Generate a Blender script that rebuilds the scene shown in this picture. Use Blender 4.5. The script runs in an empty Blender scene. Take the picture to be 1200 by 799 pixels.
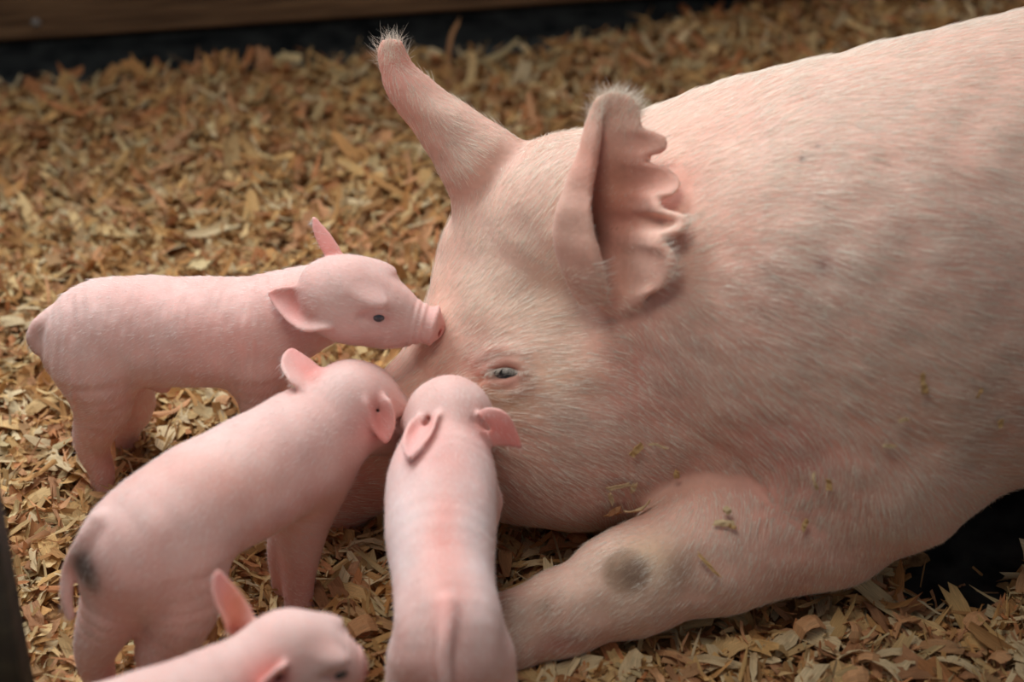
import bpy, math, random
import numpy as np
from mathutils import Vector, Matrix
from mathutils.bvhtree import BVHTree

SC = bpy.context.scene
COL = SC.collection
rng = np.random.default_rng(7)
random.seed(7)

# ------------------------------------------------------------------ camera, world, lights
PITCH = math.radians(38)
FPX = 1200 * 85 / 36
FWD = np.array([0, math.cos(PITCH), -math.sin(PITCH)])
UPV = np.array([0, math.sin(PITCH), math.cos(PITCH)])
RGT = np.array([1.0, 0, 0])
CAM = -2.46 * FWD
cam_d = bpy.data.cameras.new('camera')
cam_o = bpy.data.objects.new('camera', cam_d)
COL.objects.link(cam_o)
cam_o.location = CAM
cam_o.rotation_euler = (math.pi / 2 - PITCH, 0, 0)
cam_d.lens = 85
cam_d.sensor_width = 36
cam_d.clip_start = 0.05
cam_d.dof.use_dof = True
cam_d.dof.focus_distance = 2.19
cam_d.dof.aperture_fstop = 2.8
SC.camera = cam_o

world = bpy.data.worlds.new('world')
SC.world = world
world.use_nodes = True
bg = world.node_tree.nodes['Background']
bg.inputs[0].default_value = (0.80, 0.88, 1.0, 1)
bg.inputs[1].default_value = 0.18


def area(name, loc, target, size, power, color):
    l = bpy.data.lights.new(name, 'AREA')
    l.shape = 'RECTANGLE'
    l.size, l.size_y = size
    l.energy = power
    l.color = color
    o = bpy.data.objects.new(name, l)
    o.location = loc
    o.rotation_euler = (Vector(target) - Vector(loc)).to_track_quat('-Z', 'Y').to_euler()
    COL.objects.link(o)


area('barn_opening_light', (-0.75, 1.05, 1.9), (-0.05, -0.05, 0.1), (1.5, 1.0), 67, (0.90, 0.95, 1.0))
area('front_fill_light', (-0.35, -0.7, 2.2), (-0.05, -0.1, 0.1), (0.8, 0.6), 14, (1.0, 0.94, 0.86))  # soft fill added from the front, tinted to warm the skin
SC.view_settings.view_transform = 'Standard'
SC.view_settings.look = 'None'
SC.view_settings.gamma = 1
SC.view_settings.use_curve_mapping = False
SC.view_settings.exposure = 0.0


# ------------------------------------------------------------------ points
def ray(px, py):
    return FWD + RGT * (px - 600) / FPX + UPV * (399.5 - py) / FPX


def Z(px, py, z):
    r = ray(px, py)
    return CAM + r * ((z - CAM[2]) / r[2])


def Y(px, py, y):
    r = ray(px, py)
    return CAM + r * ((y - CAM[1]) / r[1])


def D(px, py, d):
    return CAM + ray(px, py) * d


def depth(p):
    return float((np.asarray(p) - CAM) @ FWD)


def unit(v):
    v = np.asarray(v, float)
    return v / (np.linalg.norm(v, axis=-1, keepdims=True) + 1e-12)


def lin(c):
    c = np.asarray(c, float) / 255.0
    return np.where(c <= 0.04045, c / 12.92, ((c + 0.055) / 1.055) ** 2.4)


# ------------------------------------------------------------------ smooth value noise
class Noise:
    def __init__(self, seed, n=28):
        r = np.random.default_rng(seed)
        self.k = unit(r.normal(size=(n, 3))) * r.uniform(0.6, 1.6, (n, 1))
        self.p = r.uniform(0, 6.28, n)

    def __call__(self, P, f):
        out = np.zeros(len(P))
        for k, p in zip(self.k, self.p):
            out += np.sin(P @ (k * f) + p)
        return out / math.sqrt(len(self.p) / 2) * 0.6


NZ = [Noise(i, 12) for i in range(6)]


# ------------------------------------------------------------------ implicit surfaces
def crom(P, t):
    """Catmull-Rom through rows of control points, t in [0, n-1]"""
    n = len(P)
    i = min(int(t), n - 2)
    f = t - i
    p0, p1, p2, p3 = P[max(i - 1, 0)], P[i], P[i + 1], P[min(i + 2, n - 1)]
    return 0.5 * ((2 * p1) + (-p0 + p2) * f + (2 * p0 - 5 * p1 + 4 * p2 - p3) * f * f + (-p0 + 3 * p1 - 3 * p2 + p3) * f ** 3)


def smin(a, b, k):
    h = np.maximum(k - np.abs(a - b), 0) / k
    return np.minimum(a, b) - h * h * k * 0.25


class Field:
    """a body as one smooth union of tapered limbs, ellipsoids and skin sheets"""

    def __init__(self):
        self.ops = []

    def cone(self, a, b, ra, rb, k=0.02, cut=False):
        self.ops.append(('cone', np.array(a, float), np.array(b, float), ra, rb, k, cut))

    def chain(self, pts, rad, k=0.02, sub=4):
        """a smooth limb through the points, its radius running smoothly too"""
        C = np.concatenate([np.array(pts, float), np.array(rad, float)[:, None]], 1)
        T = np.linspace(0, len(C) - 1, (len(C) - 1) * sub + 1)
        C = np.array([crom(C, t) for t in T])
        C[:, 3] = np.maximum(C[:, 3], 0.0008)
        self.ops.append(('chain', C, None, None, None, k, False))

    def ell(self, c, r, axes=None, k=0.02, cut=False):
        ax = np.eye(3) if axes is None else np.array(axes)
        self.ops.append(('ell', np.array(c, float), np.array(r, float), ax, None, k, cut))

    def sheet(self, grid, t, k=0.01):
        g = np.array(grid)
        n, m = g.shape[:2]
        vs = [Vector(p) for p in g.reshape(-1, 3)]
        fs = [(i * m + j, i * m + j + 1, (i + 1) * m + j + 1, (i + 1) * m + j) for i in range(n - 1) for j in range(m - 1)]
        self.ops.append(('sheet', BVHTree.FromPolygons(vs, fs), g.reshape(-1, 3).min(0), g.reshape(-1, 3).max(0), t, k, False))

    def eval(self, P):
        if len(P) < 60:
            return self.eval_all(P)
        d = np.full(len(P), 1.0)
        for op in self.ops:
            k = op[5]
            lo, hi = self.bounds(op)
            m = np.all((P > lo - 0.07) & (P < hi + 0.07), axis=1)
            if m.any():
                d[m] = self.apply(op, P[m], d[m])
        return d

    def bounds(self, op):
        if op[0] == 'cone':
            r = max(op[3], op[4])
            return np.minimum(op[1], op[2]) - r, np.maximum(op[1], op[2]) + r
        if op[0] == 'ell':
            r = op[2].max()
            return op[1] - r, op[1] + r
        if op[0] == 'chain':
            C = op[1]
            return (C[:, :3] - C[:, 3:]).min(0), (C[:, :3] + C[:, 3:]).max(0)
        return op[2], op[3]

    def eval_all(self, P):
        d = np.full(len(P), 1.0)
        for op in self.ops:
            d = self.apply(op, P, d)
        return d

    def apply(self, op, P, d):
        if True:
            kind, k, cut = op[0], op[5], op[6]
            if kind == 'cone':
                _, a, b, ra, rb, _, _ = op
                ba = b - a
                L2 = float(ba @ ba)
                h = np.clip(((P - a) @ ba) / L2, 0, 1)
                q = P - a - h[:, None] * ba
                e = np.sqrt(np.einsum('ij,ij->i', q, q)) - (ra + (rb - ra) * h)
            elif kind == 'chain':
                C = op[1]
                e = np.full(len(P), 9.0)
                for i in range(len(C) - 1):
                    a, b, ra, rb = C[i, :3], C[i + 1, :3], C[i, 3], C[i + 1, 3]
                    ba = b - a
                    h = np.clip(((P - a) @ ba) / (float(ba @ ba) + 1e-12), 0, 1)
                    q = P - a - h[:, None] * ba
                    np.minimum(e, np.sqrt(np.einsum('ij,ij->i', q, q)) - (ra + (rb - ra) * h), out=e)
            elif kind == 'ell':
                _, c, r, ax, _, _, _ = op
                q = (P - c) @ ax.T
                k0 = np.linalg.norm(q / r, axis=1)
                k1 = np.linalg.norm(q / (r * r), axis=1)
                e = k0 * (k0 - 1) / (k1 + 1e-9)
            else:
                _, bvh, lo, hi, t, _, _ = op
                e = np.full(len(P), 1.0)
                m = np.all((P > lo - 0.035) & (P < hi + 0.035), axis=1)
                idx = np.nonzero(m)[0]
                if len(idx):
                    f = bvh.find_nearest
                    dd = [f(p, 0.06)[3] for p in P[idx].tolist()]
                    e[idx] = np.array([x if x is not None else 1.0 for x in dd]) - t
            if cut:
                d = -smin(-d, e, k)
            else:
                d = smin(d, e, k)
        return d

    def mesh(self, lo, hi, h, block=4):
        lo = np.array(lo, float)
        n = (np.ceil((np.array(hi) - lo) / (h * block)).astype(int)) * block
        nc = n // block + 1
        ax = [lo[i] + np.arange(nc[i]) * h * block for i in range(3)]
        G = np.stack(np.meshgrid(*ax, indexing='ij'), -1).reshape(-1, 3)
        dc = self.eval(G).reshape(nc)
        near = np.abs(dc) < h * block * 1.9
        ind = np.clip(np.round(np.arange(n[0] + 1) / block).astype(int), 0, nc[0] - 1)
        ix = [np.clip(np.round(np.arange(n[i] + 1) / block).astype(int), 0, nc[i] - 1) for i in range(3)]
        F = dc[np.ix_(*ix)].copy()
        M = near[np.ix_(*ix)]
        ii = np.argwhere(M)
        F[M] = self.eval(lo + ii * h)
        F[F == 0] = 1e-9
        return surface_nets(F, lo, h)

    def hit(self, px, py, d0=1.6):
        r = ray(px, py)
        n = np.linalg.norm(r)
        r = r / n
        t = d0
        for _ in range(200):
            p = CAM + r * t
            d = self.eval(p[None])[0]
            if d < 0.0004:
                break
            t += d * 0.7
            if t > 4:
                return None, None
        return p, self.normal(p)

    def normal(self, p, e=0.002):
        p = np.asarray(p)
        Q = np.array([p + v for v in (np.eye(3) * e)] + [p - v for v in (np.eye(3) * e)])
        d = self.eval(Q)
        return unit(d[:3] - d[3:])


def surface_nets(F, lo, h):
    S = F < 0
    n = np.array(F.shape) - 1
    cnt = np.zeros(n, int)
    off = [(i, j, k) for i in (0, 1) for j in (0, 1) for k in (0, 1)]
    sl = lambda o: tuple(slice(o[a], o[a] + n[a]) for a in range(3))
    for o in off:
        cnt += S[sl(o)]
    act = (cnt > 0) & (cnt < 8)
    idx = -np.ones(n, np.int64)
    cells = np.argwhere(act)
    idx[act] = np.arange(len(cells))
    acc = np.zeros((len(cells), 3))
    num = np.zeros(len(cells))
    edges = [(a, b) for a in range(8) for b in range(a + 1, 8) if sum(abs(x - y) for x, y in zip(off[a], off[b])) == 1]
    V = [F[tuple((cells + np.array(o)).T)] for o in off]
    for a, b in edges:
        va, vb = V[a], V[b]
        m = (va < 0) != (vb < 0)
        t = np.where(m, va / np.where(m, va - vb, 1), 0)
        p = np.array(off[a]) + t[:, None] * (np.array(off[b]) - np.array(off[a]))
        acc += p * m[:, None]
        num += m
    verts = lo + (cells + acc / num[:, None]) * h
    faces = []
    for ax in range(3):
        u, v = (ax + 1) % 3, (ax + 2) % 3
        a = [slice(None)] * 3
        b = [slice(None)] * 3
        a[ax] = slice(0, -1)
        b[ax] = slice(1, None)
        for dd in (u, v):
            a[dd] = slice(1, -1)
            b[dd] = slice(1, -1)
        sa, sb = S[tuple(a)], S[tuple(b)]
        e = np.argwhere(sa != sb)
        if not len(e):
            continue
        sgn = sa[tuple(e.T)]
        e[:, u] += 1
        e[:, v] += 1
        du = np.zeros(3, int); du[u] = 1
        dv = np.zeros(3, int); dv[v] = 1
        q = np.stack([idx[tuple((e - du - dv).T)], idx[tuple((e - dv).T)], idx[tuple(e.T)], idx[tuple((e - du).T)]], 1)
        q[~sgn] = q[~sgn][:, ::-1]
        faces.append(q)
    faces = np.concatenate(faces)
    return verts, faces


def vnormals(V, Fq):
    a = V[Fq[:, 2]] - V[Fq[:, 0]]
    b = V[Fq[:, 3]] - V[Fq[:, 1]]
    n = np.cross(a, b)
    N = np.zeros_like(V)
    for c in range(4):
        for x in range(3):
            N[:, x] += np.bincount(Fq[:, c], n[:, x], len(V))
    return unit(N)


def relax(V, Fq, it=1, w=0.5):
    for _ in range(it):
        A = np.zeros_like(V)
        c = np.zeros(len(V))
        for i in range(4):
            j = (i + 1) % 4
            for x in range(3):
                A[:, x] += np.bincount(Fq[:, i], V[Fq[:, j], x], len(V)) + np.bincount(Fq[:, j], V[Fq[:, i], x], len(V))
            c += np.bincount(Fq[:, i], minlength=len(V)) + np.bincount(Fq[:, j], minlength=len(V))
        V = V * (1 - w) + w * A / np.maximum(c, 1)[:, None]
    return V


# ------------------------------------------------------------------ mesh helpers
def raw_mesh(name, V, Fa, smooth=True, colors=None, uvs=None, mat=None, cname='tint'):
    """Fa: (n,k) int array of polygons with equal vertex count"""
    me = bpy.data.meshes.new(name)
    V = np.asarray(V, np.float32)
    Fa = np.asarray(Fa, np.int32)
    k = Fa.shape[1]
    me.vertices.add(len(V))
    me.vertices.foreach_set('co', V.ravel())
    me.loops.add(Fa.size)
    me.loops.foreach_set('vertex_index', Fa.ravel())
    me.polygons.add(len(Fa))
    me.polygons.foreach_set('loop_start', np.arange(len(Fa), dtype=np.int32) * k)
    me.polygons.foreach_set('use_smooth', np.full(len(Fa), smooth))
    if colors is not None:
        ca = me.color_attributes.new(cname, 'FLOAT_COLOR', 'POINT')
        c4 = np.ones((len(V), 4), np.float32)
        c4[:, :3] = colors
        ca.data.foreach_set('color', c4.ravel())
    if uvs is not None:
        ul = me.uv_layers.new(name='UVMap')
        ul.data.foreach_set('uv', np.asarray(uvs, np.float32)[Fa.ravel()].ravel())
    me.update(calc_edges=True)
    if mat is not None:
        me.materials.append(mat)
    return me


def link(name, me, parent=None, **props):
    """me is in world coordinates; under a parent it is shifted to the parent's origin"""
    o = bpy.data.objects.new(name, me)
    COL.objects.link(o)
    if parent is not None:
        me.transform(Matrix.Translation(-parent.location))
        o.parent = parent
    for k, v in props.items():
        o[k] = v
    return o


def empty(name, loc, label, cat, group=None):
    o = bpy.data.objects.new(name, None)
    o.empty_display_size = 0.05
    COL.objects.link(o)
    o.location = loc
    o['label'] = label
    o['category'] = cat
    if group:
        o['group'] = group
    return o


def sphere_arrays(c, r, nu=20, nv=12, squash=(1, 1, 1)):
    vs, fs = [], []
    for i in range(nv + 1):
        t = math.pi * i / nv
        for j in range(nu):
            p = 2 * math.pi * j / nu
            vs.append((c[0] + r * squash[0] * math.sin(t) * math.cos(p), c[1] + r * squash[1] * math.sin(t) * math.sin(p), c[2] + r * squash[2] * math.cos(t)))
    for i in range(nv):
        for j in range(nu):
            fs.append((i * nu + j, (i + 1) * nu + j, (i + 1) * nu + (j + 1) % nu, i * nu + (j + 1) % nu))
    return np.array(vs), np.array(fs)


# ------------------------------------------------------------------ materials
def new_mat(name):
    m = bpy.data.materials.new(name)
    m.use_nodes = True
    nt = m.node_tree
    return m, nt, nt.nodes['Principled BSDF']


def nd(nt, t, **kw):
    n = nt.nodes.new(t)
    for k, v in kw.items():
        if k.startswith('i_'):
            n.inputs[k[2:]].default_value = v
        else:
            setattr(n, k, v)
    return n


def skin_material(name, fine, sss, mottle=0.12, bump=0.25):
    m, nt, b = new_mat(name)
    L = nt.links.new
    at = nd(nt, 'ShaderNodeAttribute', attribute_name='tint')
    tc = nd(nt, 'ShaderNodeTexCoord')
    n1 = nd(nt, 'ShaderNodeTexNoise'); n1.inputs['Scale'].default_value = 14 * fine; n1.inputs['Detail'].default_value = 5
    n2 = nd(nt, 'ShaderNodeTexNoise'); n2.inputs['Scale'].default_value = 170 * fine; n2.inputs['Detail'].default_value = 4
    L(tc.outputs['Object'], n1.inputs['Vector']); L(tc.outputs['Object'], n2.inputs['Vector'])
    r1 = nd(nt, 'ShaderNodeValToRGB')
    r1.color_ramp.elements[0].position = 0.35; r1.color_ramp.elements[0].color = (1.0, 0.88, 0.86, 1)
    r1.color_ramp.elements[1].position = 0.66; r1.color_ramp.elements[1].color = (1.0, 1.0, 1.0, 1)
    L(n1.outputs['Fac'], r1.inputs['Fac'])
    mx = nd(nt, 'ShaderNodeMix', data_type='RGBA', blend_type='MULTIPLY')
    mx.inputs[0].default_value = 0.9
    L(at.outputs['Color'], mx.inputs[6]); L(r1.outputs['Color'], mx.inputs[7])
    r2 = nd(nt, 'ShaderNodeMapRange'); r2.inputs['To Min'].default_value = 1 - mottle; r2.inputs['To Max'].default_value = 1 + mottle
    L(n2.outputs['Fac'], r2.inputs['Value'])
    mx2 = nd(nt, 'ShaderNodeVectorMath', operation='SCALE')
    L(mx.outputs[2], mx2.inputs[0]); L(r2.outputs['Result'], mx2.inputs['Scale'])
    L(mx2.outputs[0], b.inputs['Base Color'])
    bp = nd(nt, 'ShaderNodeBump'); bp.inputs['Strength'].default_value = bump; bp.inputs['Distance'].default_value = 0.002
    L(n2.outputs['Fac'], bp.inputs['Height']); L(bp.outputs['Normal'], b.inputs['Normal'])
    b.inputs['Roughness'].default_value = 0.62
    b.inputs['Specular IOR Level'].default_value = 0.25
    b.inputs['Subsurface Weight'].default_value = sss
    b.inputs['Subsurface Radius'].default_value = (1.0, 0.5, 0.38)
    b.inputs['Subsurface Scale'].default_value = 0.008
    b.inputs['Sheen Weight'].default_value = 0.10
    b.inputs['Sheen Roughness'].default_value = 0.5
    return m


def hair_material(name, col):
    m, nt, b = new_mat(name)
    L = nt.links.new
    at = nd(nt, 'ShaderNodeAttribute', attribute_name='tint')
    L(at.outputs['Color'], b.inputs['Base Color'])
    b.inputs['Roughness'].default_value = 0.45
    b.inputs['Specular IOR Level'].default_value = 0.3
    tr = nd(nt, 'ShaderNodeBsdfTranslucent')
    L(at.outputs['Color'], tr.inputs['Color'])
    mix = nd(nt, 'ShaderNodeMixShader'); mix.inputs[0].default_value = 0.35
    out = nt.nodes['Material Output']
    L(b.outputs[0], mix.inputs[1]); L(tr.outputs[0], mix.inputs[2]); L(mix.outputs[0], out.inputs['Surface'])
    return m


def shaving_material(name, tint=None):
    m, nt, b = new_mat(name)
    L = nt.links.new
    tc = nd(nt, 'ShaderNodeTexCoord')
    mp = nd(nt, 'ShaderNodeMapping'); mp.inputs['Scale'].default_value = (1.2, 16, 1)
    L(tc.outputs['UV'], mp.inputs['Vector'])
    n = nd(nt, 'ShaderNodeTexNoise'); n.inputs['Scale'].default_value = 2.2; n.inputs['Detail'].default_value = 4
    L(mp.outputs[0], n.inputs['Vector'])
    mr = nd(nt, 'ShaderNodeMapRange'); mr.inputs['From Min'].default_value = 0.3; mr.inputs['From Max'].default_value = 0.7
    mr.inputs['To Min'].default_value = 0.56; mr.inputs['To Max'].default_value = 1.2
    L(n.outputs['Fac'], mr.inputs['Value'])
    sc = nd(nt, 'ShaderNodeVectorMath', operation='SCALE')
    if tint is None:
        at = nd(nt, 'ShaderNodeAttribute', attribute_name='tint')
        L(at.outputs['Color'], sc.inputs[0])
    else:
        sc.inputs[0].default_value = tuple(tint)
        oi = nd(nt, 'ShaderNodeObjectInfo')
    L(mr.outputs['Result'], sc.inputs['Scale'])
    L(sc.outputs[0], b.inputs['Base Color'])
    b.inputs['Roughness'].default_value = 0.7
    b.inputs['Specular IOR Level'].default_value = 0.2
    tr = nd(nt, 'ShaderNodeBsdfTranslucent')
    L(sc.outputs[0], tr.inputs['Color'])
    mix = nd(nt, 'ShaderNodeMixShader'); mix.inputs[0].default_value = 0.22
    out = nt.nodes['Material Output']
    L(b.outputs[0], mix.inputs[1]); L(tr.outputs[0], mix.inputs[2]); L(mix.outputs[0], out.inputs['Surface'])
    bp = nd(nt, 'ShaderNodeBump'); bp.inputs['Strength'].default_value = 0.4; bp.inputs['Distance'].default_value = 0.001
    L(n.outputs['Fac'], bp.inputs['Height']); L(bp.outputs['Normal'], b.inputs['Normal'])
    return m


def plain(name, col, rough=0.6, noise=None, bump=0.3, spec=0.3):
    m, nt, b = new_mat(name)
    L = nt.links.new
    b.inputs['Roughness'].default_value = rough
    b.inputs['Specular IOR Level'].default_value = spec
    if noise:
        c2, scale, stretch = noise
        tc = nd(nt, 'ShaderNodeTexCoord')
        mp = nd(nt, 'ShaderNodeMapping'); mp.inputs['Scale'].default_value = stretch
        L(tc.outputs['Object'], mp.inputs['Vector'])
        n = nd(nt, 'ShaderNodeTexNoise'); n.inputs['Scale'].default_value = scale; n.inputs['Detail'].default_value = 6
        L(mp.outputs[0], n.inputs['Vector'])
        r = nd(nt, 'ShaderNodeValToRGB')
        r.color_ramp.elements[0].position = 0.35; r.color_ramp.elements[0].color = (*col, 1)
        r.color_ramp.elements[1].position = 0.68; r.color_ramp.elements[1].color = (*c2, 1)
        L(n.outputs['Fac'], r.inputs['Fac']); L(r.outputs['Color'], b.inputs['Base Color'])
        bp = nd(nt, 'ShaderNodeBump'); bp.inputs['Strength'].default_value = bump; bp.inputs['Distance'].default_value = 0.004
        L(n.outputs['Fac'], bp.inputs['Height']); L(bp.outputs['Normal'], b.inputs['Normal'])
    else:
        b.inputs['Base Color'].default_value = (*col, 1)
    return m


M_SOW = skin_material('sow_skin', 1.0, 0.35)
M_PIG = skin_material('piglet_skin', 2.2, 0.3, mottle=0.07, bump=0.15)
M_HAIR = hair_material('bristle', None)
M_CHIP = shaving_material('shavings')
M_EYE = plain('dark_eye', tuple(lin((34, 36, 38))), 0.25, spec=0.4)
M_EYE_P = plain('grey_blue_eye', tuple(lin((52, 60, 68))), 0.1, spec=0.7)
M_HOOF = plain('hoof_horn', tuple(lin((120, 95, 75))), 0.5, (tuple(lin((160, 135, 110))), 60, (1, 1, 1)))
M_FLOOR = plain('rubber_mat', tuple(lin((34, 35, 35))), 0.8, (tuple(lin((70, 70, 67))), 30, (1, 1, 1)), 0.2, 0.12)
M_BED = plain('bedding_dust', tuple(lin((120, 84, 52))), 0.9, (tuple(lin((186, 142, 94))), 110, (1, 1, 1)), 0.8)
M_RAIL = plain('old_board', tuple(lin((78, 60, 43))), 0.8, (tuple(lin((112, 90, 66))), 9, (1.2, 14, 14)), 0.4)
M_DARK = plain('gap_shade', tuple(lin((12, 11, 10))), 0.95, (tuple(lin((20, 18, 16))), 12, (1, 1, 1)))  # near black, stands for the shade in the gap under the rail
M_POST = plain('painted_post', tuple(lin((38, 42, 34))), 0.6, (tuple(lin((60, 62, 48))), 20, (1, 1, 3)))
M_BOLT = plain('zinc_bolt', tuple(lin((110, 108, 104))), 0.4)


# ------------------------------------------------------------------ hair
def hair_mesh(name, V, Fq, N, count, length, width, flow, color, lift=0.25, seed=1, keep=None, seg=2, jitter=0.25):
    """thin tapering bristles rooted on the skin and combed along flow(P)"""
    r = np.random.default_rng(seed)
    a, b, c, d = (V[Fq[:, i]] for i in range(4))
    ar = np.linalg.norm(np.cross(c - a, d - b), axis=1)
    cen = (a + b + c + d) / 4
    if keep is not None:
        ar = ar * keep(cen, unit(np.cross(c - a, d - b)))
    f = r.choice(len(Fq), count, p=ar / ar.sum())
    u, v = r.random(count)[:, None], r.random(count)[:, None]
    q = Fq[f]
    P = (V[q[:, 0]] * (1 - u) + V[q[:, 1]] * u) * (1 - v) + (V[q[:, 3]] * (1 - u) + V[q[:, 2]] * u) * v
    n = unit((N[q[:, 0]] * (1 - u) + N[q[:, 1]] * u) * (1 - v) + (N[q[:, 3]] * (1 - u) + N[q[:, 2]] * u) * v)
    fl = flow(P)
    wob = np.stack([NZ[i](P, 45) for i in range(3)], 1) * jitter + r.normal(size=(count, 3)) * jitter * 0.7
    t = fl + wob
    t = unit(t - np.einsum('ij,ij->i', t, n)[:, None] * n)
    side = np.cross(n, t)
    roll = r.uniform(-0.7, 0.7, count)[:, None]
    side = unit(side * np.cos(roll) + n * np.sin(roll))
    ln = length(P) * r.uniform(0.55, 1.25, count) if callable(length) else length * r.uniform(0.55, 1.25, count)
    wd = width * r.uniform(0.7, 1.2, count)
    lf = lift * r.uniform(0.4, 1.6, count)
    if callable(lift) is False:
        pass
    rows = []
    for s in range(seg + 1):
        x = s / seg
        p = P - n * 0.0006 + t * (ln * x)[:, None] + n * (ln * lf * (x - 0.55 * x * x))[:, None]
        w = wd * (1 - 0.85 * x) * 0.5
        rows += [p - side * w[:, None], p + side * w[:, None]]
    A = np.stack(rows, 1)
    nv = A.shape[1]
    base = (np.arange(count) * nv)[:, None]
    quads = np.concatenate([base + np.array([2 * s, 2 * s + 1, 2 * s + 3, 2 * s + 2]) for s in range(seg)], 0)
    col = color(P, r)
    cc = np.repeat(col, nv, axis=0)
    return raw_mesh(name, A.reshape(-1, 3), quads, True, cc, None, M_HAIR)


def tint_blobs(V, base, blobs):
    """skin areas tinted pinker, dirtier, paler or darker, some with painted shade or highlight"""
    C = np.tile(np.asarray(base, float), (len(V), 1))
    for c, rad, col, s, *pw in blobs:
        rad = np.asarray(rad, float)
        q = (V - np.asarray(c)) / rad
        w = s * np.exp(-np.einsum('ij,ij->i', q, q) ** (pw[0] if pw else 1))
        C = C * (1 - w[:, None]) + np.asarray(col) * w[:, None]
    return C


# ------------------------------------------------------------------ ground: floor, bedding, shavings
def hgt(x, y):
    P = np.stack([x, y, np.zeros_like(x)], 1)
    return 0.004 + 0.006 * NZ[3](P, 9) + 0.004 * NZ[4](P, 24) + np.clip((x - 0.0) * 0.05, 0, 0.02) * np.clip(y * 3, 0, 1)


FA, FB = np.array([-0.60, 0.478, 0.0]), np.array([0.02, 0.560, 0.0])      # foot of the pen side
FD = unit(FB - FA)
FN = np.array([-FD[1], FD[0], 0.0])


def beyond(x, y):
    """distance behind the front face of the pen side"""
    return (x - FA[0]) * FN[0] + (y - FA[1]) * FN[1]


def bare(x, y):
    """1 where the bedding has been swept off the mat beside the belly"""
    P = np.stack([x, y, np.zeros_like(x)], 1)
    wob = 0.25 * NZ[5](P, 22)
    q = ((x - 0.46) / 0.10) ** 2 + ((y + 0.235) / 0.085) ** 2
    q2 = ((x - 0.40) / 0.055) ** 2 + ((y + 0.345) / 0.05) ** 2
    q3 = ((x - 0.435) / 0.04) ** 2 + ((y + 0.325) / 0.03) ** 2
    q = np.minimum(np.minimum(q, q2 * 1.2), q3)
    return np.clip((1.15 + wob - q) * 2.5, 0, 1)


def box_arrays(c, s, rz=0):
    x, y, z = (v / 2 for v in s)
    V = np.array([(-x, -y, -z), (x, -y, -z), (x, y, -z), (-x, y, -z), (-x, -y, z), (x, -y, z), (x, y, z), (-x, y, z)], float)
    R = np.array([[math.cos(rz), -math.sin(rz), 0], [math.sin(rz), math.cos(rz), 0], [0, 0, 1]])
    V = V @ R.T + np.asarray(c)
    F = np.array([(0, 3, 2, 1), (4, 5, 6, 7), (0, 1, 5, 4), (1, 2, 6, 5), (2, 3, 7, 6), (3, 0, 4, 7)])
    return V, F


FZ = -0.024
V, Fq = box_arrays((0.2, -0.1, FZ - 0.03), (5, 5, 0.06))
o = link('floor', raw_mesh('floor', V, Fq, False, mat=M_FLOOR))
o['kind'] = 'structure'

# mound of packed shavings
gx = np.linspace(-1.5, 1.7, 260)
gy = np.linspace(-1.2, 0.95, 180)
X, Yg = np.meshgrid(gx, gy, indexing='ij')
h = hgt(X.ravel(), Yg.ravel()) - 0.006
bm_ = bare(X.ravel(), Yg.ravel())
P = np.stack([X.ravel(), Yg.ravel(), h], 1)
h = h + 0.003 * NZ[0](P, 130) + 0.002 * NZ[1](P, 260)
bm_ = np.maximum(bm_, np.clip(beyond(X.ravel(), Yg.ravel()) * 25 - 1.2 * np.clip((X.ravel() - 0.05) * 4, 0, 1), 0, 1))
h = h * (1 - bm_) + (FZ - 0.006) * bm_
P[:, 2] = h
idx = np.arange(260 * 180).reshape(260, 180)
Fb = np.stack([idx[:-1, :-1], idx[1:, :-1], idx[1:, 1:], idx[:-1, 1:]], -1).reshape(-1, 4)
Fb = Fb[beyond(P[Fb[:, 0], 0], P[Fb[:, 0], 1]) < 0.13]
o = link('shaving_bedding', raw_mesh('shaving_bedding', P, Fb, True, mat=M_BED))
o['kind'] = 'stuff'
o['label'] = 'packed layer of wood dust and crumbs under the loose shavings over the pen floor'
o['category'] = 'bedding'

PALETTE = lin([(242, 208, 150), (234, 190, 126), (224, 170, 108), (244, 220, 174), (216, 148, 98), (230, 172, 124), (202, 152, 98), (236, 212, 160), (212, 168, 120), (180, 124, 78)])


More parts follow.
